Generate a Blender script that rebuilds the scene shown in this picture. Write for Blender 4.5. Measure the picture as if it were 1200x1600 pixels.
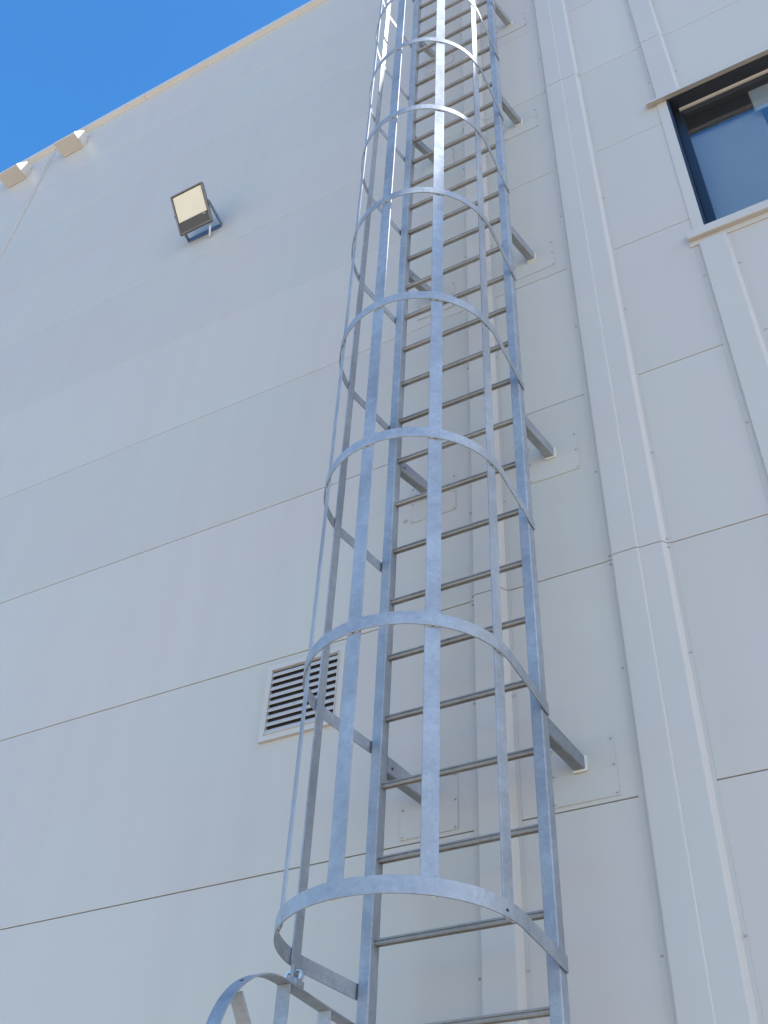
import bpy, bmesh, math, random
from mathutils import Vector, Matrix

random.seed(7)
for o in list(bpy.data.objects):
    bpy.data.objects.remove(o)
scene = bpy.context.scene
COL = scene.collection

# ------------------------------------------------------------------ camera
YAW, PITCH, ROLL = -0.5320, 0.7617, 0.0577
fw = Vector((math.sin(YAW) * math.cos(PITCH), math.cos(YAW) * math.cos(PITCH), math.sin(PITCH)))
ri = Vector((math.cos(YAW), -math.sin(YAW), 0))
up = ri.cross(fw)
r2 = math.cos(ROLL) * ri + math.sin(ROLL) * up
u2 = -math.sin(ROLL) * ri + math.cos(ROLL) * up
cd = bpy.data.cameras.new('camera')
cam = bpy.data.objects.new('camera', cd)
COL.objects.link(cam)
cam.matrix_world = Matrix(((r2.x, u2.x, -fw.x, 1.633), (r2.y, u2.y, -fw.y, -3.1003),
                           (r2.z, u2.z, -fw.z, 1.617), (0, 0, 0, 1)))
cd.sensor_fit = 'HORIZONTAL'
cd.sensor_width = 36
cd.lens = 1672.4 / 1200 * 36
cd.clip_start = 0.05
cd.clip_end = 3000
scene.camera = cam

# ------------------------------------------------------------------ sky, sun, exposure
SUN = Vector((0.815, 0.071, 0.575)).normalized()      # direction towards the sun
el = math.asin(SUN.z)
az = math.atan2(SUN.x, SUN.y)                          # clockwise from +Y
world = bpy.data.worlds.new('World')
scene.world = world
world.use_nodes = True
wn = world.node_tree
bg = wn.nodes['Background']
sky = wn.nodes.new('ShaderNodeTexSky')
sky.sky_type = 'NISHITA'
sky.sun_disc = False
sky.sun_elevation = el
sky.sun_rotation = az
sky.altitude = 300
sky.air_density = 1.0
sky.dust_density = 1.0
sky.ozone_density = 2.5
bg.inputs['Strength'].default_value = 0.142
hs = wn.nodes.new('ShaderNodeHueSaturation')          # phone-like colour: the whole sky evenly more saturated
hs.inputs['Saturation'].default_value = 1.30
wn.links.new(sky.outputs[0], hs.inputs['Color'])
wn.links.new(hs.outputs[0], bg.inputs['Color'])

sl = bpy.data.lights.new('sun', 'SUN')
sl.energy = 5.0
sl.angle = math.radians(0.53)
sl.color = (1.0, 0.955, 0.89)
so = bpy.data.objects.new('sun', sl)
COL.objects.link(so)
so.rotation_euler = (-SUN).to_track_quat('-Z', 'Y').to_euler()
so.location = (20, 3, 30)

scene.view_settings.view_transform = 'Standard'
scene.view_settings.look = 'None'
scene.view_settings.gamma = 1
scene.view_settings.use_curve_mapping = False
scene.view_settings.exposure = 1.48


# ------------------------------------------------------------------ materials
def mat(name, color, rough=0.5, metal=0.0, var=0.0, vscale=3.0, bump=0.0, bscale=20.0, bdist=0.001,
        rvar=0.0, spec=0.5, coat=0.0, stretch=None):
    m = bpy.data.materials.new(name)
    m.use_nodes = True
    nt = m.node_tree
    b = nt.nodes['Principled BSDF']
    b.inputs['Base Color'].default_value = (*color, 1)
    b.inputs['Roughness'].default_value = rough
    b.inputs['Metallic'].default_value = metal
    b.inputs['Specular IOR Level'].default_value = spec
    b.inputs['Coat Weight'].default_value = coat
    b.inputs['Coat Roughness'].default_value = 0.15
    ge = nt.nodes.new('ShaderNodeNewGeometry')
    mp = nt.nodes.new('ShaderNodeMapping')
    nt.links.new(ge.outputs['Position'], mp.inputs['Vector'])
    if stretch:
        mp.inputs['Scale'].default_value = stretch
    if var or rvar:
        n = nt.nodes.new('ShaderNodeTexNoise')
        n.inputs['Scale'].default_value = vscale
        n.inputs['Detail'].default_value = 5
        n.inputs['Roughness'].default_value = 0.6
        nt.links.new(mp.outputs[0], n.inputs['Vector'])
        if var:
            mr = nt.nodes.new('ShaderNodeMapRange')
            mr.inputs['From Min'].default_value = 0.3
            mr.inputs['From Max'].default_value = 0.7
            mr.inputs['To Min'].default_value = 1 - var
            mr.inputs['To Max'].default_value = 1 + var
            nt.links.new(n.outputs['Fac'], mr.inputs['Value'])
            vm = nt.nodes.new('ShaderNodeVectorMath')
            vm.operation = 'SCALE'
            vm.inputs[0].default_value = color
            nt.links.new(mr.outputs[0], vm.inputs['Scale'])
            nt.links.new(vm.outputs[0], b.inputs['Base Color'])
        if rvar:
            m2 = nt.nodes.new('ShaderNodeMapRange')
            m2.inputs['From Min'].default_value = 0.3
            m2.inputs['From Max'].default_value = 0.7
            m2.inputs['To Min'].default_value = max(0.03, rough - rvar)
            m2.inputs['To Max'].default_value = rough + rvar
            nt.links.new(n.outputs['Fac'], m2.inputs['Value'])
            nt.links.new(m2.outputs[0], b.inputs['Roughness'])
    if bump:
        n2 = nt.nodes.new('ShaderNodeTexNoise')
        n2.inputs['Scale'].default_value = bscale
        n2.inputs['Detail'].default_value = 3
        nt.links.new(mp.outputs[0], n2.inputs['Vector'])
        bp = nt.nodes.new('ShaderNodeBump')
        bp.inputs['Strength'].default_value = bump
        bp.inputs['Distance'].default_value = bdist
        nt.links.new(n2.outputs['Fac'], bp.inputs['Height'])
        nt.links.new(bp.outputs[0], b.inputs['Normal'])
    return m


def panel_material():
    """off-white coated steel: faint oil-canning, faint dust runs, fine grain"""
    m = bpy.data.materials.new('coated_panel')
    m.use_nodes = True
    nt = m.node_tree
    L = nt.links
    b = nt.nodes['Principled BSDF']
    b.inputs['Roughness'].default_value = 0.42
    b.inputs['Specular IOR Level'].default_value = 0.5
    ge = nt.nodes.new('ShaderNodeNewGeometry')
    oi = nt.nodes.new('ShaderNodeObjectInfo')
    # dust: vertical runs
    mp = nt.nodes.new('ShaderNodeMapping')
    mp.inputs['Scale'].default_value = (5, 1, 0.25)
    L.new(ge.outputs['Position'], mp.inputs['Vector'])
    n1 = nt.nodes.new('ShaderNodeTexNoise')
    n1.inputs['Scale'].default_value = 1.5
    n1.inputs['Detail'].default_value = 6
    L.new(mp.outputs[0], n1.inputs['Vector'])
    n2 = nt.nodes.new('ShaderNodeTexNoise')
    n2.inputs['Scale'].default_value = 0.9
    n2.inputs['Detail'].default_value = 4
    L.new(ge.outputs['Position'], n2.inputs['Vector'])
    n3 = nt.nodes.new('ShaderNodeTexNoise')
    n3.inputs['Scale'].default_value = 260
    n3.inputs['Detail'].default_value = 2
    L.new(ge.outputs['Position'], n3.inputs['Vector'])
    r1 = nt.nodes.new('ShaderNodeMapRange')
    r1.inputs['From Min'].default_value = 0.3
    r1.inputs['From Max'].default_value = 0.75
    r1.inputs['To Min'].default_value = 0.0
    r1.inputs['To Max'].default_value = 0.35
    L.new(n1.outputs['Fac'], r1.inputs['Value'])
    mx = nt.nodes.new('ShaderNodeMix')
    mx.data_type = 'RGBA'
    mx.inputs['A'].default_value = (0.488, 0.455, 0.402, 1)
    mx.inputs['B'].default_value = (0.442, 0.404, 0.355, 1)
    L.new(r1.outputs[0], mx.inputs['Factor'])
    mx2 = nt.nodes.new('ShaderNodeMix')
    mx2.data_type = 'RGBA'
    mx2.inputs['A'].default_value = (0.980, 1.0, 0.995, 1)
    mx2.inputs['B'].default_value = (1.0, 0.974, 0.995, 1)
    r2_ = nt.nodes.new('ShaderNodeMapRange')
    r2_.inputs['From Min'].default_value = 0.42
    r2_.inputs['From Max'].default_value = 0.58
    L.new(n2.outputs['Fac'], r2_.inputs['Value'])
    L.new(r2_.outputs[0], mx2.inputs['Factor'])
    mu = nt.nodes.new('ShaderNodeMix')
    mu.data_type = 'RGBA'
    mu.blend_type = 'MULTIPLY'
    mu.inputs['Factor'].default_value = 1
    L.new(mx.outputs['Result'], mu.inputs['A'])
    L.new(mx2.outputs['Result'], mu.inputs['B'])
    # every panel a touch different
    rr = nt.nodes.new('ShaderNodeMapRange')
    rr.inputs['To Min'].default_value = 0.975
    rr.inputs['To Max'].default_value = 1.02
    L.new(oi.outputs['Random'], rr.inputs['Value'])
    gr = nt.nodes.new('ShaderNodeMapRange')
    gr.inputs['To Min'].default_value = 0.97
    gr.inputs['To Max'].default_value = 1.03
    L.new(n3.outputs['Fac'], gr.inputs['Value'])
    ml = nt.nodes.new('ShaderNodeMath')
    ml.operation = 'MULTIPLY'
    L.new(rr.outputs[0], ml.inputs[0])
    L.new(gr.outputs[0], ml.inputs[1])
    vs = nt.nodes.new('ShaderNodeVectorMath')
    vs.operation = 'SCALE'
    L.new(mu.outputs['Result'], vs.inputs[0])
    L.new(ml.outputs[0], vs.inputs['Scale'])
    L.new(vs.outputs[0], b.inputs['Base Color'])
    # oil-canning
    mp3 = nt.nodes.new('ShaderNodeMapping')
    mp3.inputs['Scale'].default_value = (0.9, 1, 2.2)
    L.new(ge.outputs['Position'], mp3.inputs['Vector'])
    n4 = nt.nodes.new('ShaderNodeTexNoise')
    n4.inputs['Scale'].default_value = 1.1
    n4.inputs['Detail'].default_value = 1
    L.new(mp3.outputs[0], n4.inputs['Vector'])
    bp = nt.nodes.new('ShaderNodeBump')
    bp.inputs['Strength'].default_value = 0.5
    bp.inputs['Distance'].default_value = 0.012
    L.new(n4.outputs['Fac'], bp.inputs['Height'])
    bp2 = nt.nodes.new('ShaderNodeBump')
    bp2.inputs['Strength'].default_value = 0.12
    bp2.inputs['Distance'].default_value = 0.0006
    L.new(n3.outputs['Fac'], bp2.inputs['Height'])
    L.new(bp.outputs[0], bp2.inputs['Normal'])
    L.new(bp2.outputs[0], b.inputs['Normal'])
    return m


def galv_material(name, base, rough, metal):
    """hot-dip galvanised steel: spangle cells, dull blotches, runs"""
    m = bpy.data.materials.new(name)
    m.use_nodes = True
    nt = m.node_tree
    L = nt.links
    b = nt.nodes['Principled BSDF']
    b.inputs['Metallic'].default_value = metal
    ge = nt.nodes.new('ShaderNodeNewGeometry')
    vo = nt.nodes.new('ShaderNodeTexVoronoi')
    vo.inputs['Scale'].default_value = 90
    L.new(ge.outputs['Position'], vo.inputs['Vector'])
    n1 = nt.nodes.new('ShaderNodeTexNoise')
    n1.inputs['Scale'].default_value = 22
    n1.inputs['Detail'].default_value = 7
    n1.inputs['Roughness'].default_value = 0.65
    L.new(ge.outputs['Position'], n1.inputs['Vector'])
    n2 = nt.nodes.new('ShaderNodeTexNoise')
    n2.inputs['Scale'].default_value = 2.5
    n2.inputs['Detail'].default_value = 3
    L.new(ge.outputs['Position'], n2.inputs['Vector'])
    sp = nt.nodes.new('ShaderNodeSeparateColor')
    L.new(vo.outputs['Color'], sp.inputs[0])
    a = nt.nodes.new('ShaderNodeMapRange')
    a.inputs['To Min'].default_value = 0.95
    a.inputs['To Max'].default_value = 1.05
    L.new(sp.outputs[0], a.inputs['Value'])
    c = nt.nodes.new('ShaderNodeMapRange')
    c.inputs['From Min'].default_value = 0.3
    c.inputs['From Max'].default_value = 0.7
    c.inputs['To Min'].default_value = 0.85
    c.inputs['To Max'].default_value = 1.09
    L.new(n1.outputs['Fac'], c.inputs['Value'])
    e = nt.nodes.new('ShaderNodeMapRange')
    e.inputs['From Min'].default_value = 0.35
    e.inputs['From Max'].default_value = 0.65
    e.inputs['To Min'].default_value = 0.80
    e.inputs['To Max'].default_value = 1.08
    L.new(n2.outputs['Fac'], e.inputs['Value'])
    m1 = nt.nodes.new('ShaderNodeMath'); m1.operation = 'MULTIPLY'
    L.new(a.outputs[0], m1.inputs[0]); L.new(c.outputs[0], m1.inputs[1])
    m2 = nt.nodes.new('ShaderNodeMath'); m2.operation = 'MULTIPLY'
    L.new(m1.outputs[0], m2.inputs[0]); L.new(e.outputs[0], m2.inputs[1])
    vs = nt.nodes.new('ShaderNodeVectorMath'); vs.operation = 'SCALE'
    vs.inputs[0].default_value = base
    L.new(m2.outputs[0], vs.inputs['Scale'])
    L.new(vs.outputs[0], b.inputs['Base Color'])
    r = nt.nodes.new('ShaderNodeMapRange')
    r.inputs['From Min'].default_value = 0.3
    r.inputs['From Max'].default_value = 0.7
    r.inputs['To Min'].default_value = rough - 0.06
    r.inputs['To Max'].default_value = rough + 0.07
    L.new(n1.outputs['Fac'], r.inputs['Value'])
    L.new(r.outputs[0], b.inputs['Roughness'])
    bp = nt.nodes.new('ShaderNodeBump')
    bp.inputs['Strength'].default_value = 0.35
    bp.inputs['Distance'].default_value = 0.0008
    L.new(n1.outputs['Fac'], bp.inputs['Height'])
    L.new(bp.outputs[0], b.inputs['Normal'])
    return m


M = {}
M['panel'] = panel_material()
M['trim'] = mat('coated_trim', (0.478, 0.444, 0.400), 0.36, var=0.02, vscale=1.2, bump=0.2, bscale=2.0, bdist=0.003)
M['coping'] = mat('coping_sheet', (0.52, 0.48, 0.43), 0.4, var=0.04, vscale=2, bump=0.3, bscale=3, bdist=0.003)
M['core'] = mat('wall_core', (0.22, 0.21, 0.20), 0.9)
M['galv'] = galv_material('galvanised_steel', (0.365, 0.392, 0.425), 0.61, 0.60)
M['bracket'] = galv_material('dull_galvanised', (0.27, 0.285, 0.30), 0.5, 0.6)
M['rung'] = galv_material('galvanised_rung', (0.37, 0.355, 0.335), 0.55, 0.7)
M['weld'] = mat('weld_bead', (0.55, 0.54, 0.50), 0.5, 0.5, var=0.15, vscale=120, bump=0.6, bscale=200, bdist=0.001)
M['hole'] = mat('bolt_hole_shade', (0.02, 0.02, 0.022), 0.9)  # near-black discs stand for the shade inside holes
M['screw'] = mat('screw_head', (0.40, 0.39, 0.37), 0.45, 0.2)
M['sealant'] = mat('white_sealant', (0.62, 0.60, 0.52), 0.6, bump=0.4, bscale=90, bdist=0.002)
M['vent'] = mat('vent_frame_paint', (0.49, 0.465, 0.425), 0.45, var=0.03, vscale=4)
M['blade'] = mat('louvre_blade_paint', (0.42, 0.405, 0.395), 0.5, var=0.05, vscale=8)
M['dark'] = mat('cavity_shade', (0.03, 0.028, 0.028), 0.9)  # painted shade of the gaps between the vent blades
M['frame'] = mat('anthracite_frame', (0.012, 0.017, 0.027), 0.35, var=0.05, vscale=3)
M['housing'] = mat('floodlight_housing', (0.17, 0.155, 0.15), 0.45, 0.3, var=0.1, vscale=20)
M['reflector'] = mat('reflector_panel', (0.74, 0.66, 0.51), 0.45, var=0.03, vscale=12)
M['driver'] = mat('dark_cover', (0.055, 0.052, 0.048), 0.4)
M['yoke'] = mat('yoke_steel', (0.16, 0.19, 0.23), 0.4, 0.6)
M['cable'] = mat('pale_cable', (0.62, 0.64, 0.64), 0.5)
M['blind'] = mat('blue_grey_blind', (0.56, 0.54, 0.49), 0.8, var=0.03, vscale=2)
M['blind2'] = mat('pale_blind', (0.70, 0.72, 0.70), 0.8)
M['room'] = mat('room_wall', (0.22, 0.24, 0.27), 0.9)
M['zinc'] = mat('bright_zinc', (0.75, 0.76, 0.78), 0.2, 1.0)

g = bpy.data.materials.new('window_glass')
g.use_nodes = True
gb = g.node_tree.nodes['Principled BSDF']
gb.inputs['Base Color'].default_value = (0.86, 0.90, 0.91, 1)
gb.inputs['Roughness'].default_value = 0.06
gb.inputs['Transmission Weight'].default_value = 1.0
gb.inputs['IOR'].default_value = 1.95
M['glass'] = g
g2 = bpy.data.materials.new('lamp_cover_glass')
g2.use_nodes = True
gb = g2.node_tree.nodes['Principled BSDF']
gb.inputs['Base Color'].default_value = (0.95, 0.95, 0.93, 1)
gb.inputs['Roughness'].default_value = 0.05
gb.inputs['Transmission Weight'].default_value = 1.0
M['lampglass'] = g2
M['ground'] = mat('concrete_yard', (0.40, 0.345, 0.27), 0.9, var=0.12, vscale=0.6, bump=0.4, bscale=30, bdist=0.004)


# ------------------------------------------------------------------ mesh helpers
def box(bm, x0, x1, y0, y1, z0, z1, bev=0.0, seg=1):
    ret = bmesh.ops.create_cube(bm, size=1.0)
    vs = ret['verts']
    for v in vs:
        v.co = Vector((x0 + (v.co.x + .5) * (x1 - x0), y0 + (v.co.y + .5) * (y1 - y0), z0 + (v.co.z + .5) * (z1 - z0)))
    if bev:
        es = list({e for v in vs for e in v.link_edges})
        bmesh.ops.bevel(bm, geom=es, offset=bev, segments=seg, affect='EDGES', profile=0.5)


def prism(bm, prof, axis, a, b):
    """prof: 2D points (other two axes in order), extruded along axis from a to b"""
    def P(p, t):
        if axis == 0: return (t, p[0], p[1])
        if axis == 1: return (p[0], t, p[1])
        return (p[0], p[1], t)
    A = [bm.verts.new(P(p, a)) for p in prof]
    B = [bm.verts.new(P(p, b)) for p in prof]
    n = len(prof)
    fs = [bm.faces.new(A), bm.faces.new(B[::-1])]
    for i in range(n):
        fs.append(bm.faces.new((A[i], B[i], B[(i + 1) % n], A[(i + 1) % n])))
    bmesh.ops.recalc_face_normals(bm, faces=fs)


def tube(bm, pts, r, n=10, cap=True):
    pts = [Vector(p) for p in pts]
    rings = []
    for i, p in enumerate(pts):
        d = (pts[min(i + 1, len(pts) - 1)] - pts[max(i - 1, 0)]).normalized()
        a = d.orthogonal().normalized() if i == 0 else (rings_a - d * rings_a.dot(d)).normalized()
        rings_a = a
        b = d.cross(a)
        rings.append([bm.verts.new(p + r * (math.cos(2 * math.pi * k / n) * a + math.sin(2 * math.pi * k / n) * b)) for k in range(n)])
    fs = []
    for i in range(len(rings) - 1):
        for k in range(n):
            fs.append(bm.faces.new((rings[i][k], rings[i][(k + 1) % n], rings[i + 1][(k + 1) % n], rings[i + 1][k])))
    if cap:
        fs.append(bm.faces.new(rings[0][::-1])); fs.append(bm.faces.new(rings[-1]))
    for f in fs: f.smooth = True
    bmesh.ops.recalc_face_normals(bm, faces=fs)


def band(bm, path, nrm, width_vec, th):
    """flat bar bent along path; nrm = outward normals; width_vec = direction*width; th thickness outward"""
    R = []
    w = Vector(width_vec)
    for p, n in zip(path, nrm):
        p = Vector(p); n = Vector(n).normalized()
        c = 0.0009
        wn_ = w.normalized() * c
        q = n * th
        qc = n * c
        R.append([bm.verts.new(v) for v in (p + wn_, p + w - wn_, p + w + qc, p + w + q - qc, p + w + q - wn_,
                                            p + q + wn_, p + q - qc, p + qc)])
    fs = []
    k = len(R[0])
    for i in range(len(R) - 1):
        for j in range(k):
            f = bm.faces.new((R[i][j], R[i][(j + 1) % k], R[i + 1][(j + 1) % k], R[i + 1][j]))
            fs.append(f)
    fs.append(bm.faces.new(R[0][::-1])); fs.append(bm.faces.new(R[-1]))
    bmesh.ops.recalc_face_normals(bm, faces=fs)


def link(name, bm, m, parent=None, loc=None):
    me = bpy.data.meshes.new(name)
    bm.to_mesh(me); bm.free()
    me.materials.append(M[m])
    o = bpy.data.objects.new(name, me)
    COL.objects.link(o)
    if parent: o.parent = parent
    if loc is not None: o.location = loc
    return o


def inst(name, src, parent, loc, scale=None, rot=None):
    o = bpy.data.objects.new(name, src.data)
    COL.objects.link(o)
    o.parent = parent
    o.location = loc
    if scale: o.scale = scale
    if rot: o.rotation_euler = rot
    return o


def thing(name, label, cat, loc=(0, 0, 0), group=None):
    o = bpy.data.objects.new(name, None)
    COL.objects.link(o)
    o.location = loc
    o['label'] = label; o['category'] = cat
    if group: o['group'] = group
    return o


def tag(o, label, cat, group=None):
    o['label'] = label; o['category'] = cat
    if group: o['group'] = group


# ------------------------------------------------------------------ ground
bm = bmesh.new()
vs = [bm.verts.new(v) for v in ((-900, -900, 0), (900, -900, 0), (900, 900, 0), (-900, 900, 0))]
bm.faces.new(vs)
gr = link('ground', bm, 'ground')
gr['kind'] = 'structure'

# ------------------------------------------------------------------ building
PZ = 3.3655            # height of one panel joint, panels are 1 m
GAP = 0.0042
TOPZ = 12.30
XL, XR = -16.0, 34.0
WX0, WX1, WZ0, WZ1 = 1.512, 3.06, 6.232, 7.585      # window opening
bld = thing('industrial_building', 'tall off-white industrial building clad in horizontal metal panels', 'building')

bm = bmesh.new()
Y0, Y1 = 0.014, 0.22
for (a, b, c, d) in ((XL, WX0, 0, TOPZ - .02), (WX1, XR, 0, TOPZ - .02), (WX0, WX1, 0, WZ0 - .02), (WX0, WX1, WZ1 + .02, TOPZ - .02)):
    box(bm, a, b, Y0, Y1, c, d)
box(bm, XL, XR, 1.5, 22, 0, TOPZ - .02)
box(bm, XL, XR, Y1, 1.5, TOPZ - .3, TOPZ - .02)
box(bm, XL, XL + .2, Y1, 1.5, 0, TOPZ - .3)
box(bm, XR - .2, XR, Y1, 1.5, 0, TOPZ - .3)
link('wall_core', bm, 'core', bld)

# panels, bay by bay; joints between the bays lie under the vertical covers
bays = [(XL, -10.02), (-9.99, -4.585), (-4.555, 0.312), (0.318, 0.937), (0.943, 1.462), (1.592, 7.0), (7.006, XR)]
zs = [0.02] + [PZ + k for k in range(-3, 10)] + [TOPZ]


def panel(x0, x1, z0, z1):
    bm = bmesh.new()
    dy = random.uniform(0, 0.0012)
    box(bm, x0, x1, dy, 0.0125, z0, z1, 0.0022, 2)
    for f in bm.faces: f.smooth = False
    return link('wall_panel', bm, 'panel', bld)


for i in range(len(zs) - 1):
    if zs[i + 1] - zs[i] < 0.03: continue
    for (x0, x1) in bays:
        # the upper joints of the long left bays close up tighter
        g0 = .0016 if (x1 < .35 and zs[i] > 6.9) else GAP
        g1 = .0016 if (x1 < .35 and zs[i + 1] > 6.9) else GAP
        z0, z1 = zs[i] + g0 / 2, zs[i + 1] - g1 / 2
        if x0 > 1.5 and z1 > WZ0 and z0 < WZ1:
            if z0 < WZ0: panel(x0, WX1, z0, WZ0 - .002)
            if z1 > WZ1: panel(x0, WX1, WZ1 + .002, z1)
            panel(WX1 + .002, x1, z0, z1)
        else:
            panel(x0, x1, z0, z1)

# vertical joint covers, in 4 m lengths
cuts = [0.0, PZ + 1 - 4, PZ + 1, PZ + 5, TOPZ]


def cover(x0, x1, f0, f1, d, s0, s1, ranges, name='joint_cover'):
    """flanges x0..f0 and f1..x1 lie on the wall, box f0..f1 stands d proud"""
    for a, b in ranges:
        bm = bmesh.new()
        c = 0.0025
        # sloping returns: s0 wide on the left, s1 wide on the right, corners eased
        prof = [(x0, 0.0), (x0, -.0022), (f0 - s0, -.0022), (f0 - s0 * .08, -(d - c * .7)), (f0 + c, -d), (f1 - c, -d),
                (f1 + s1 * .08, -(d - c * .7)), (f1 + s1, -.0022), (x1, -.0022), (x1, 0.0)]
        prism(bm, prof, 2, a + .002, b - .002)
        link(name, bm, 'trim', bld)


full = [(cuts[i], cuts[i + 1]) for i in range(len(cuts) - 1) if cuts[i + 1] > cuts[i]]
cover(0.238, 0.414, 0.268, 0.385, 0.032, .004, .015, full)
# wide double cover: base cover with a second sheet lapped over its left half
cover(0.817, 1.070, 0.843, 1.042, 0.024, .004, .015, full)
for a, b in full:
    bm = bmesh.new()
    prof = [(0.8465, -.0245), (0.8465, -.0260), (0.849, -.0268), (0.9445, -.0290), (0.9485, -.0280), (0.9510, -.0245)]
    prism(bm, prof, 2, a + .004, b - .0015)
    link('cover_sheet', bm, 'trim', bld)
cover(1.444, 1.616, 1.468, 1.588, 0.021, .004, .014, [(0, PZ + 1), (PZ + 1, WZ0 - .112)])
cover(1.444, 1.616, 1.468, 1.588, 0.021, .004, .014, [(WZ1 + .004, PZ + 5), (PZ + 5, TOPZ)])
# thin seam strips further left
for sx in (-10.005, -4.57):
    for a, b in full:
        bm = bmesh.new()
        box(bm, sx - .030, sx + .030, -.0035, -.0002, a + .002, b - .002, .001)
        prism(bm, [(sx - .006, -.0034), (sx - .004, -.012), (sx + .004, -.012), (sx + .006, -.0034)], 2, a + .002, b - .002)
        link('seam_strip', bm, 'trim', bld)

# screws along the cover flanges (tiny, joined)
bm = bmesh.new()


def screw(x, z, y=-.0022, r=.0036):
    for rr, d in ((r * 1.45, .0012), (r, .0048)):
        ret = bmesh.ops.create_cone(bm, cap_ends=True, segments=12 if rr > r else 6, radius1=rr, radius2=rr * .93, depth=d)
        bmesh.ops.rotate(bm, verts=ret['verts'], cent=(0, 0, 0), matrix=Matrix.Rotation(math.pi / 2, 3, 'X'))
        bmesh.ops.translate(bm, verts=ret['verts'], vec=(x, y - d / 2, z))


for k in range(-3, 10):
    z = PZ + k - .5
    for x in (.247, .410, .822, 1.066, 1.449, 1.611):
        if x > 1.4 and WZ0 - .15 < z < WZ1 + .05: continue
        screw(x, z + random.uniform(-.012, .012))
for x in (.250, .829, 1.058):
    for zz in (PZ + 1, PZ + 5):
        screw(x, zz + .02); screw(x, zz - .022)
sc = link('screw_heads', bm, 'screw', bld)
sc['kind'] = 'stuff'
bm = bmesh.new()
screw(-.076, 4.94, 0.0, .0075)
link('screw', bm, 'screw', bld)

# coping along the roof edge, 3 m lengths
x = XL
cl = []
while x < XR:
    x1 = min(x + 3.0, XR)
    cl.append((x, x1)); x = x1
CT = 12.372
off = 0.66
for a, b in [(XL, XL + off)] + [(p + off, min(q + off, XR)) for p, q in cl if p + off < XR]:
    bm = bmesh.new()
    prof = [(-.003, TOPZ - .02), (-.016, TOPZ - .012), (-.040, TOPZ), (-.042, CT - .003), (-.038, CT), (.35, CT + .012), (.35, TOPZ - .02)]
    prism(bm, prof, 0, a + .002, b - .002)
    link('coping', bm, 'coping', bld)
bm = bmesh.new()
box(bm, XL, XR, .352, 22, TOPZ - .018, CT - .02)
link('roof', bm, 'core', bld)

# scupper hoods just below the coping
for xc in (-4.200, -4.985, -5.770):
    bm = bmesh.new()
    a, b = xc - .138, xc + .138
    prism(bm, [(0.0, 11.925), (-.160, 11.930), (-.163, 11.935), (-.163, 11.955), (-.080, 12.130), (0.0, 12.135)], 0, a, b)
    o = link('scupper_hood', bm, 'coping', bld)
    bm = bmesh.new()
    prism(bm, [(-.0005, 11.9245), (-.0005, 11.902), (-.012, 11.898), (-.014, 11.9245)], 0, a + .02, b - .02)
    link('drip_lip', bm, 'coping', o)

# flashing plates around the ladder brackets
BZ = [3.495 + 1.5295 * k for k in range(-1, 6)]        # underside of each bracket tube
LBX = (0.041, 0.083)
RBX = (0.614, 0.656)
plates = []
for k, z in enumerate(BZ):
    for (cx0, cx1) in ((-.050, .1775), (.527, .7585)):
        for (a, b, h) in ((z - .112, z - .004, .0030), (z - .007, z + .112, .0016)):
            bm = bmesh.new()
            box(bm, cx0, cx1, -h, -.0001, a, b, .0006)
            link('flashing_plate', bm, 'panel', bld)
bm = bmesh.new()
for z in BZ:
    for (cx0, cx1) in ((-.050, .1775), (.527, .7585)):
        for xx in (cx0 + .009, cx1 - .009):
            for zz in (z - .103, z + .002, z + .100):
                screw(xx, zz, -.003, .0028)
sc = link('plate_screws', bm, 'screw', bld)
sc['kind'] = 'stuff'

# window with surround, hood, sill, frame, panes and blinds
win = bpy.data.objects.new('window', None)
COL.objects.link(win); win.parent = bld
bm = bmesh.new()
box(bm, 1.456, WX0 - .001, -.004, .2, WZ0 - .1, WZ1, .0012)
link('window_surround', bm, 'trim', win)
bm = bmesh.new()
box(bm, WX1 + .001, WX1 + .05, -.004, .2, WZ0 - .1, WZ1, .0012)
link('window_surround', bm, 'trim', win)
bm = bmesh.new()   # hood
prism(bm, [(-.001, WZ1 + .002), (-.034, WZ1 - .008), (-.037, WZ1 - .016), (-.036, WZ1 + .004), (-.034, WZ1 + .010), (-.001, WZ1 + .030)], 0, 1.402, 3.17)
link('window_hood', bm, 'trim', win)
bm = bmesh.new()   # sill
prism(bm, [(.155, WZ0 - .002), (-.030, WZ0 - .012), (-.034, WZ0 - .016), (-.034, WZ0 - .072), (-.030, WZ0 - .074), (-.006, WZ0 - .070),
           (-.006, WZ0 - .11), (.155, WZ0 - .11)], 0, 1.424, 3.15)
link('window_sill', bm, 'trim', win)
bm = bmesh.new()   # dark reveal lining
for (a, b, c, d) in ((WX0, WX0 + .012, WZ0, WZ1), (WX1 - .012, WX1, WZ0, WZ1), (WX0 + .013, WX1 - .013, WZ1 - .012, WZ1)):
    box(bm, a, b, -.002, .16, c, d)
link('reveal_lining', bm, 'frame', win)
bm = bmesh.new()
fy0, fy1 = .085, .15
for (a, b, c, d) in ((WX0 + .013, WX0 + .060, WZ0 + .002, WZ1 - .013), (WX1 - .06, WX1 - .013, WZ0 + .002, WZ1 - .013),
                     (WX0 + .061, WX1 - .061, WZ0 + .002, WZ0 + .058), (WX0 + .061, WX1 - .061, WZ1 - .07, WZ1 - .013)):
    box(bm, a, b, fy0, fy1, c, d, .002)
fr = link('window_frame', bm, 'frame', win)
bm = bmesh.new()   # bar under the frame head, pale colour stands for light from below
box(bm, WX0 + .050, WX1 - .05, .070, .0845, WZ1 - .030, WZ1 - .014, .001)
link('lit_frame_bar', bm, 'coping', win)
bm = bmesh.new()
box(bm, WX0 + .058, WX1 - .058, .112, .120, WZ0 + .055, WZ1 - .066)
link('pane', bm, 'glass', win)
bm = bmesh.new()
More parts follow.
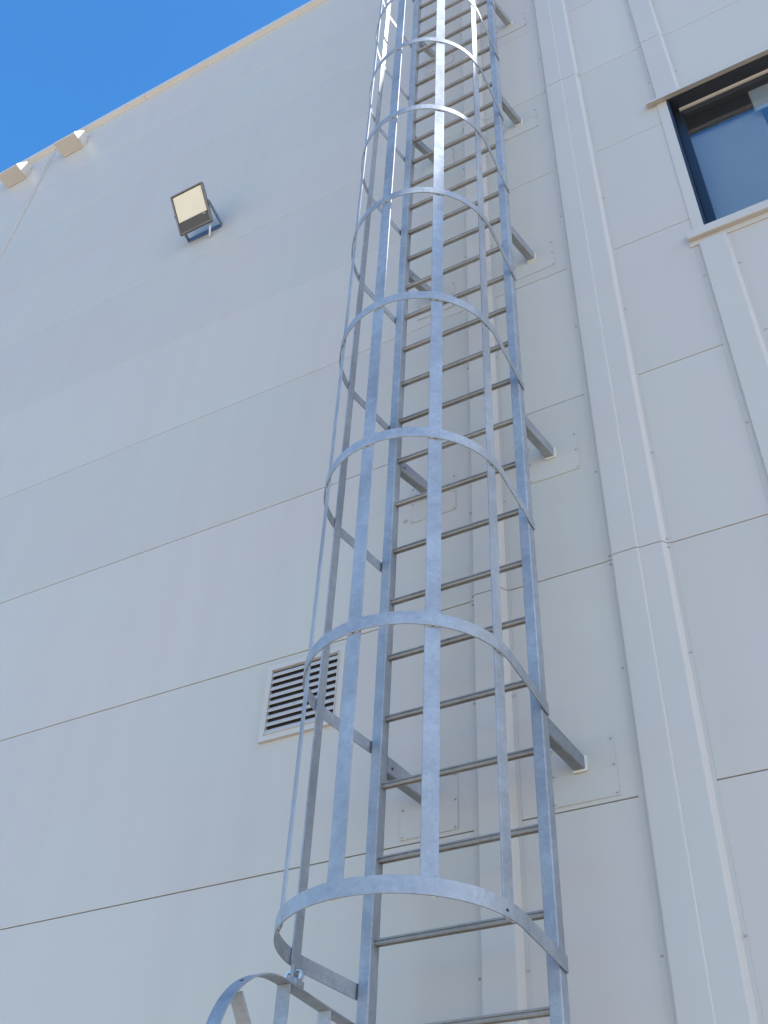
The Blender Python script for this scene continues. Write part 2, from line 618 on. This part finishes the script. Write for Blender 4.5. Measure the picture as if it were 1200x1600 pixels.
box(bm, WX0 - .1, 1.960, .175, .178, WZ0 - .05, WZ1 + .01)
link('roller_blind', bm, 'blind', win)
bm = bmesh.new()
box(bm, WX0 + .02, 1.925, .128, .172, WZ1 - .215, WZ1 - .02, .006)
link('dark_header', bm, 'frame', win)  # dark box added to darken the band at the top of the glass
bm = bmesh.new()
box(bm, 1.930, WX1 + .1, .127, .130, WZ1 - .30, WZ1 - .02)
link('roller_blind', bm, 'blind2', win)
bm = bmesh.new()
for bx in ((WX0 - .3, WX1 + .3, 1.42, 1.48, WZ0 - .9, WZ1 + .3), (WX0 - .3, WX1 + .3, .23, 1.42, WZ1 + .2, WZ1 + .3),
           (WX0 - .3, WX1 + .3, .23, 1.42, WZ0 - .9, WZ0 - .85), (WX0 - .35, WX0 - .3, .23, 1.48, WZ0 - .9, WZ1 + .3),
           (WX1 + .3, WX1 + .35, .23, 1.48, WZ0 - .9, WZ1 + .3)):
    box(bm, *bx)
link('room_lining', bm, 'room', win)

# ------------------------------------------------------------------ louvred vent
VX0, VX1, VZ0, VZ1 = -.722, -.335, 3.945, 4.322
vent = thing('wall_vent', 'small square white louvred vent set in the wall behind the ladder cage', 'vent', (VX0, 0, VZ0))
vw, vh = VX1 - VX0, VZ1 - VZ0
fwid = .026
bm = bmesh.new()
for (a, b, c, d) in ((0, vw, 0, fwid), (0, vw, vh - fwid, vh), (0, fwid, fwid, vh - fwid), (vw - fwid, vw, fwid, vh - fwid)):
    prism(bm, [(a, c), (b, c), (b, d), (a, d)], 1, -.014, -.0002)
bmesh.ops.remove_doubles(bm, verts=bm.verts, dist=1e-5)
for (a, b, c, d) in ((fwid, fwid + .003, fwid, vh - fwid), (vw - fwid - .003, vw - fwid, fwid, vh - fwid),
                     (fwid, vw - fwid, vh - fwid - .003, vh - fwid), (fwid, vw - fwid, fwid, fwid + .003)):
    box(bm, a, b, -.019, .0, c, d)
link('frame', bm, 'vent', vent)
bm = bmesh.new()
box(bm, fwid - .002, vw - fwid + .002, -.0018, -.0008, fwid - .002, vh - fwid + .002)
link('backing', bm, 'dark', vent)  # thin dark sheet in place of a shaded opening
nb = 9
pit = (vh - 2 * fwid - .006) / nb
b0 = None
for i in range(nb):
    zc = fwid + .003 + pit * (i + 0.5)
    if b0 is None:
        bm = bmesh.new()
        prism(bm, [(-.0150, -pit * .47), (-.0165, -pit * .42), (-.0140, pit * .02), (-.0040, pit * .30), (-.0032, pit * .24), (-.0125, -pit * .02)], 0, fwid + .0035, vw - fwid - .0035)
        b0 = link('louvre_blade', bm, 'blade', vent, (0, 0, zc))
    else:
        inst('louvre_blade', b0, vent, (0, 0, zc))

# ------------------------------------------------------------------ caged ladder
lad = thing('caged_ladder', 'tall galvanised steel ladder with hooped safety cage fixed to the pale panel wall', 'ladder', (0.275, -.21, 0))
LO = Vector((0.275, -.21, 0))


def L(name, bm, m, parent=None):
    o = link(name, bm, m, parent or lad)
    if parent is None or parent is lad:
        o.location = -LO
    return o


SX = ((-.048, -.008), (.557, .598))
SY = (-.239, -.184)
LTOP = 13.45
for (a, b) in SX:
    bm = bmesh.new()
    c = .005
    prof = []
    for (cx, cy, a0) in ((b - c, SY[1] - c, 0), (a + c, SY[1] - c, 90), (a + c, SY[0] + c, 180), (b - c, SY[0] + c, 270)):
        for t in range(4):
            an = math.radians(a0 + t * 30)
            prof.append((cx + c * math.cos(an), cy + c * math.sin(an)))
    prism(bm, prof, 2, .12, LTOP)
    L('stile', bm, 'galv')

RZ0, RS = 2.6692, .2703
k0, k1 = -9, 37
rung0 = None
for k in range(k0, k1):
    z = RZ0 + k * RS
    if rung0 is None:
        bm = bmesh.new()
        h, d = .0098, .0120
        prof = [(-d, -h + .003), (-d + .003, -h), (-.003, -h), (-.003, -h + .004), (.003, -h + .004), (.003, -h), (d - .003, -h), (d, -h + .003),
                (d, h - .002), (d - .002, h), (-d + .002, h), (-d, h - .002), (-d, .0035), (-d + .0045, .002), (-d + .0045, -.002), (-d, -.0035)]
        prism(bm, prof, 0, -.282, .282)
        # weld collars at the ends
        rung0 = link('rung', bm, 'rung', lad, (0, 0, z))
    else:
        inst('rung', rung0, lad, (0, 0, z))

HC = (.2530, -.515)
HR = .350
HH = .048
HZ = 2.770
HS = .8435
NH = 13


def uplan(r):
    pts, nr = [], []
    pts.append((-.050 - (r - HR) * 0, -.205)); nr.append((-1, -.1))
    pts.append((-.060, -.262)); nr.append((-1, -.1))
    pts.append((HC[0] - r, HC[1] + .03)); nr.append((-1, -.02))
    n = 40
    for i in range(n + 1):
        an = math.pi + math.pi * i / n
        pts.append((HC[0] + r * math.cos(an), HC[1] + r * math.sin(an))); nr.append((math.cos(an), math.sin(an)))
    pts.append((.6005, -.265)); nr.append((1, 0))
    pts.append((.5995, -.190)); nr.append((1, 0))
    return pts, nr


hoop0 = None
pl, nr = uplan(HR)
for k in range(NH):
    z = HZ + HS * k
    if hoop0 is None:
        bm = bmesh.new()
        band(bm, [(x - LO.x, y - LO.y, 0) for x, y in pl], [(a, b, 0) for a, b in nr], (0, 0, HH), .005)
        hoop0 = link('cage_hoop', bm, 'galv', lad, (0, 0, z))
    else:
        inst('cage_hoop', hoop0, lad, (0, 0, z))

# vertical strips inside the hoops
STR = [-89, -46, -3.5, 38, 79]
ztop = HZ + HS * (NH - 1) + HH
for a in STR:
    an = math.radians(a) - math.pi / 2
    n = Vector((math.cos(an), math.sin(an), 0))
    t = Vector((-n.y, n.x, 0))
    cshift = 0
    r = HR - .0004 - .0010
    c = Vector((HC[0], HC[1], 0)) + n * (r - .0005) + t * cshift
    w = .0245 if abs(a) < 60 else .0235
    bm = bmesh.new()
    prof = []
    for (s, q) in ((-w + .0008, 0), (w - .0008, 0), (w, -.0008), (w, -.0045), (w - .0008, -.0053), (-w + .0008, -.0053), (-w, -.0045), (-w, -.0008)):
        p = c + t * s + n * (q - .0006)
        prof.append((p.x, p.y))
    prism(bm, prof, 2, HZ + .004, ztop - .004)
    s = L('cage_strip', bm, 'galv')
    # weld beads where the strip meets each hoop (lower edge of the band)
    bm = bmesh.new()
    for k in range(NH):
        z = HZ + HS * k - .001
        for q in (-.5, .5):
            p = c + t * (q * w * 1.1) + n * .0015
            pts = [p + t * (w * .35 * f) + Vector((0, 0, z)) for f in (-1, -.3, .4, 1)]
            tube(bm, pts, .0014, 6)
    wl = link('weld_bead', bm, 'weld', s)
    wl['kind'] = 'stuff'

# wall brackets: square tube from each stile to the wall with sealant round the foot
for k, z in enumerate(BZ):
    for (a, b), side in ((LBX, 0), (RBX, 1)):
        bm = bmesh.new()
        # tapering arm: deep where it is fixed behind the stile, square at the wall
        q0, q1 = SX[side]
        e = .0035
        foot = [(a + e, z), (b - e, z), (b, z + e), (b, z + .050 - e), (b - e, z + .050), (a + e, z + .050), (a, z + .050 - e), (a, z + e)]
        f0, f1, g0, g1 = q0 + .002, q1 - .0005, z + .052, z + .122
        front = [(f0 + e, g0), (f1 - e, g0), (f1, g0 + e), (f1, g1 - e), (f1 - e, g1), (f0 + e, g1), (f0, g1 - e), (f0, g0 + e)]
        A_ = [bm.verts.new((p[0], -.1842, p[1])) for p in front]
        B_ = [bm.verts.new((p[0], -.0032, p[1])) for p in foot]
        bm.faces.new(A_); bm.faces.new(B_[::-1])
        for i_ in range(8):
            bm.faces.new((A_[i_], B_[i_], B_[(i_ + 1) % 8], A_[(i_ + 1) % 8]))
        bmesh.ops.recalc_face_normals(bm, faces=bm.faces)
        bo = L('wall_bracket', bm, 'bracket')
        
        bm = bmesh.new()
        e = .0042
        prism(bm, [(a - e, z - e), (b + e, z - e), (b + e, z + .050 + e), (a - e, z + .050 + e)], 1, -.012, -.0031)
        for v in bm.verts:
            v.co += Vector((random.uniform(-.0015, .0015), 0, random.uniform(-.0015, .0015)))
        link('sealant_collar', bm, 'sealant', bo)
        if side == 0:
            bm = bmesh.new()
            ret = bmesh.ops.create_cone(bm, cap_ends=True, segments=12, radius1=.0048, radius2=.0048, depth=.0008)
            bmesh.ops.rotate(bm, verts=ret['verts'], cent=(0, 0, 0), matrix=Matrix.Rotation(math.pi / 2, 3, 'Y'))
            bmesh.ops.rotate(bm, verts=ret['verts'], cent=(0, 0, 0), matrix=Matrix.Rotation(-math.atan((b - f1) / .181), 3, 'Z'))
            tt = .10
            bmesh.ops.translate(bm, verts=ret['verts'], vec=(f1 + (b - f1) * tt + .0007, -.1842 + .181 * tt, (g0 + g1) / 2 - .012))
            link('hole_shade_disc', bm, 'hole', bo)  # flat disc coloured like the dark inside of a hole

# dark disc painting a slot's shade on the lowest hoop, near the right stile
an = math.radians(-20)
for (x, y, z) in ((HC[0] + (HR + .0052) * math.cos(math.radians(-14)), HC[1] + (HR + .0052) * math.sin(math.radians(-14)), HZ + .018),):
    bm = bmesh.new()
    ret = bmesh.ops.create_cone(bm, cap_ends=True, segments=14, radius1=.0055, radius2=.0055, depth=.0008)
    bmesh.ops.scale(bm, verts=ret['verts'], vec=(.8, 1, 1))
    bmesh.ops.rotate(bm, verts=ret['verts'], cent=(0, 0, 0), matrix=Matrix.Rotation(math.pi / 2, 3, 'Y'))
    bmesh.ops.rotate(bm, verts=ret['verts'], cent=(0, 0, 0), matrix=Matrix.Rotation(math.radians(-14), 3, 'Z'))
    bmesh.ops.translate(bm, verts=ret['verts'], vec=(x, y, z))
    L('hole_shade_disc', bm, 'hole')

# small side guard hanging under the lowest hoop, in the plane across the wall
GX, GW = -.103, .045
gate = bpy.data.objects.new('side_guard', None)
COL.objects.link(gate); gate.parent = lad; gate.location = -LO
path, nrm = [], []
GT = 2.700
pts = [(-.215, GT)]; ns = [(0, 1)]
cy, cz, rr = -.600, GT - .285, .285
for i in range(19):
    a = math.radians(90 + 90 * i / 18)
    pts.append((cy + rr * 1.0 * math.cos(a), cz + rr * math.sin(a))); ns.append((math.cos(a), math.sin(a)))
pts.append((cy - rr, 1.35)); ns.append((-1, 0))
pts2, ns2 = [pts[0]], [ns[0]]
for i in range(1, len(pts)):
    pts2.append(pts[i]); ns2.append(ns[i])
bm = bmesh.new()
band(bm, [(GX, y, z) for y, z in pts2], [(0, a, b) for a, b in ns2], (GW, 0, 0), .005)
link('rail', bm, 'galv', gate)
bm = bmesh.new()
band(bm, [(GX, -.885, 1.35), (GX, -.215, 1.35)], [(0, 0, -1), (0, 0, -1)], (GW, 0, 0), .005)
link('rail', bm, 'galv', gate)
for yb in (-.585, -.365, -.222):
    bm = bmesh.new()
    box(bm, GX + .001, GX + GW - .001, yb, yb + .005, 1.351, GT - .0005, .0008)
    link('bar', bm, 'galv', gate)
bm = bmesh.new()
a, b = Vector((0, -.800, 2.605)), Vector((0, -.592, 2.36))
d = (b - a).normalized(); n = Vector((0, -d.z, d.y))
band(bm, [(GX + .001, a.y, a.z), (GX + .001, b.y, b.z)], [n, n], (GW - .002, 0, 0), .005)
link('brace', bm, 'galv', gate)
bm = bmesh.new()
ret = bmesh.ops.create_cone(bm, cap_ends=True, segments=14, radius1=.006, radius2=.006, depth=.0008)
nn = Vector((0, math.cos(math.radians(128)), math.sin(math.radians(128))))
bmesh.ops.rotate(bm, verts=ret['verts'], cent=(0, 0, 0), matrix=Vector((0, 0, 1)).rotation_difference(nn).to_matrix())
bmesh.ops.translate(bm, verts=ret['verts'], vec=Vector((GX + .022, cy, cz)) + nn * (rr + .0052))
link('hole_shade_disc', bm, 'hole', gate)  # hole shade as a dark disc on the rail
for (hx, hy) in ((-.094, -.535), (-.066, -.540)):
    bm = bmesh.new()
    n = 16
    R_ = []
    for (r, y) in ((.0150, 0), (.0150, -.014), (.0115, -.014), (.0115, 0)):
        R_.append([bm.verts.new((hx + r * math.cos(2 * math.pi * i / n), hy + y + .01, 2.7375 + r * math.sin(2 * math.pi * i / n))) for i in range(n)])
    for j in range(4):
        for i in range(n):
            bm.faces.new((R_[j][i], R_[j][(i + 1) % n], R_[(j + 1) % 4][(i + 1) % n], R_[(j + 1) % 4][i]))
    bmesh.ops.recalc_face_normals(bm, faces=bm.faces)
    hk = link('hinge_knuckle', bm, 'zinc', gate)
bm = bmesh.new()
box(bm, -.101, -.058, -.560, -.515, 2.7052, 2.7248, .002)
box(bm, -.085, -.075, -.552, -.522, 2.7248, 2.769, .001)
link('hinge_plate', bm, 'galv', gate)

# ------------------------------------------------------------------ floodlight
fl = thing('floodlight', 'square grey floodlight tilted downwards on the bare upper left wall', 'floodlight', (-1.90, 0, 8.69))
FW = .292
T = Vector((0, -.305, 8.845)); Bt = Vector((0, -.105, 8.598))
upv = (T - Bt).normalized()
FH = (T - Bt).length
nv = Vector((0, upv.z * -1, upv.y)).normalized()      # face normal, outwards and down
if nv.z > 0: nv = -nv
ctr = (T + Bt) / 2 - Vector((0, 0, 8.69))
rot = Matrix((Vector((1, 0, 0)), -nv, upv)).transposed()   # local x, local y = into body, local z = up


def F(name, bm, m, parent=fl, xf=True):
    if xf:
        bmesh.ops.transform(bm, matrix=Matrix.Translation(ctr) @ rot.to_4x4(), verts=bm.verts)
    return link(name, bm, m, parent)


w2, h2 = FW / 2, FH / 2
bm = bmesh.new()
# rim frame plus body
e = .013
for (a, b, c, d) in ((-w2, w2, h2 - e, h2), (-w2, w2, -h2, -h2 + e), (-w2, -w2 + e, -h2 + e, h2 - e), (w2 - e, w2, -h2 + e, h2 - e)):
    box(bm, a, b, 0, .030, c, d, .003)
box(bm, -w2 + .004, w2 - .004, .012, .040, -h2 + .004, h2 - .004, .006)
for i in range(9):
    xx = -w2 + .05 + i * (FW - .1) / 8
    box(bm, xx - .002, xx + .002, .040, .058, -h2 + .05, h2 - .05)
body = F('housing', bm, 'housing')
bm = bmesh.new()
box(bm, -w2 + e + .006, w2 - e - .006, .006, .011, -h2 + .095, h2 - e - .006)
F('reflector', bm, 'reflector')
bm = bmesh.new()
box(bm, -w2 + e + .001, w2 - e - .001, .005, .0115, -h2 + e + .001, -h2 + .092, .001)
F('cover_plate', bm, 'driver')
bm = bmesh.new()
box(bm, w2 - .06, w2 - .035, .0042, .0049, -h2 + .080, -h2 + .084)
F('small_mark', bm, 'cable')
# yoke: foot plate on the wall and two arms
bm = bmesh.new()
yz = -.012
box(bm, -.150, .150, -.0065, -.0005, yz - .026, yz + .026, .001)
link('yoke_foot', bm, 'yoke', fl)
side = ctr - nv * .022
for s in (-1, 1):
    bm = bmesh.new()
    xa = s * .1500
    ya, za = side.y, side.z
    pts = [(-.001, yz - .020), (-.001, yz + .024), (ya + .012, za + .020), (ya - .012, za + .012), (ya - .014, za - .012), (ya + .004, za - .020)]
    prism(bm, pts, 0, xa, xa + s * .004)
    link('yoke_arm', bm, 'yoke', fl)
bm = bmesh.new()
p0 = Vector((.085, -.125, -.045)) 
tube(bm, [(.105, -.070, -.050), (.103, -.066, -.078), (.094, -.050, -.100), (.078, -.026, -.112), (.062, -.003, -.118)], .0075, 8)
link('cable', bm, 'cable', fl)
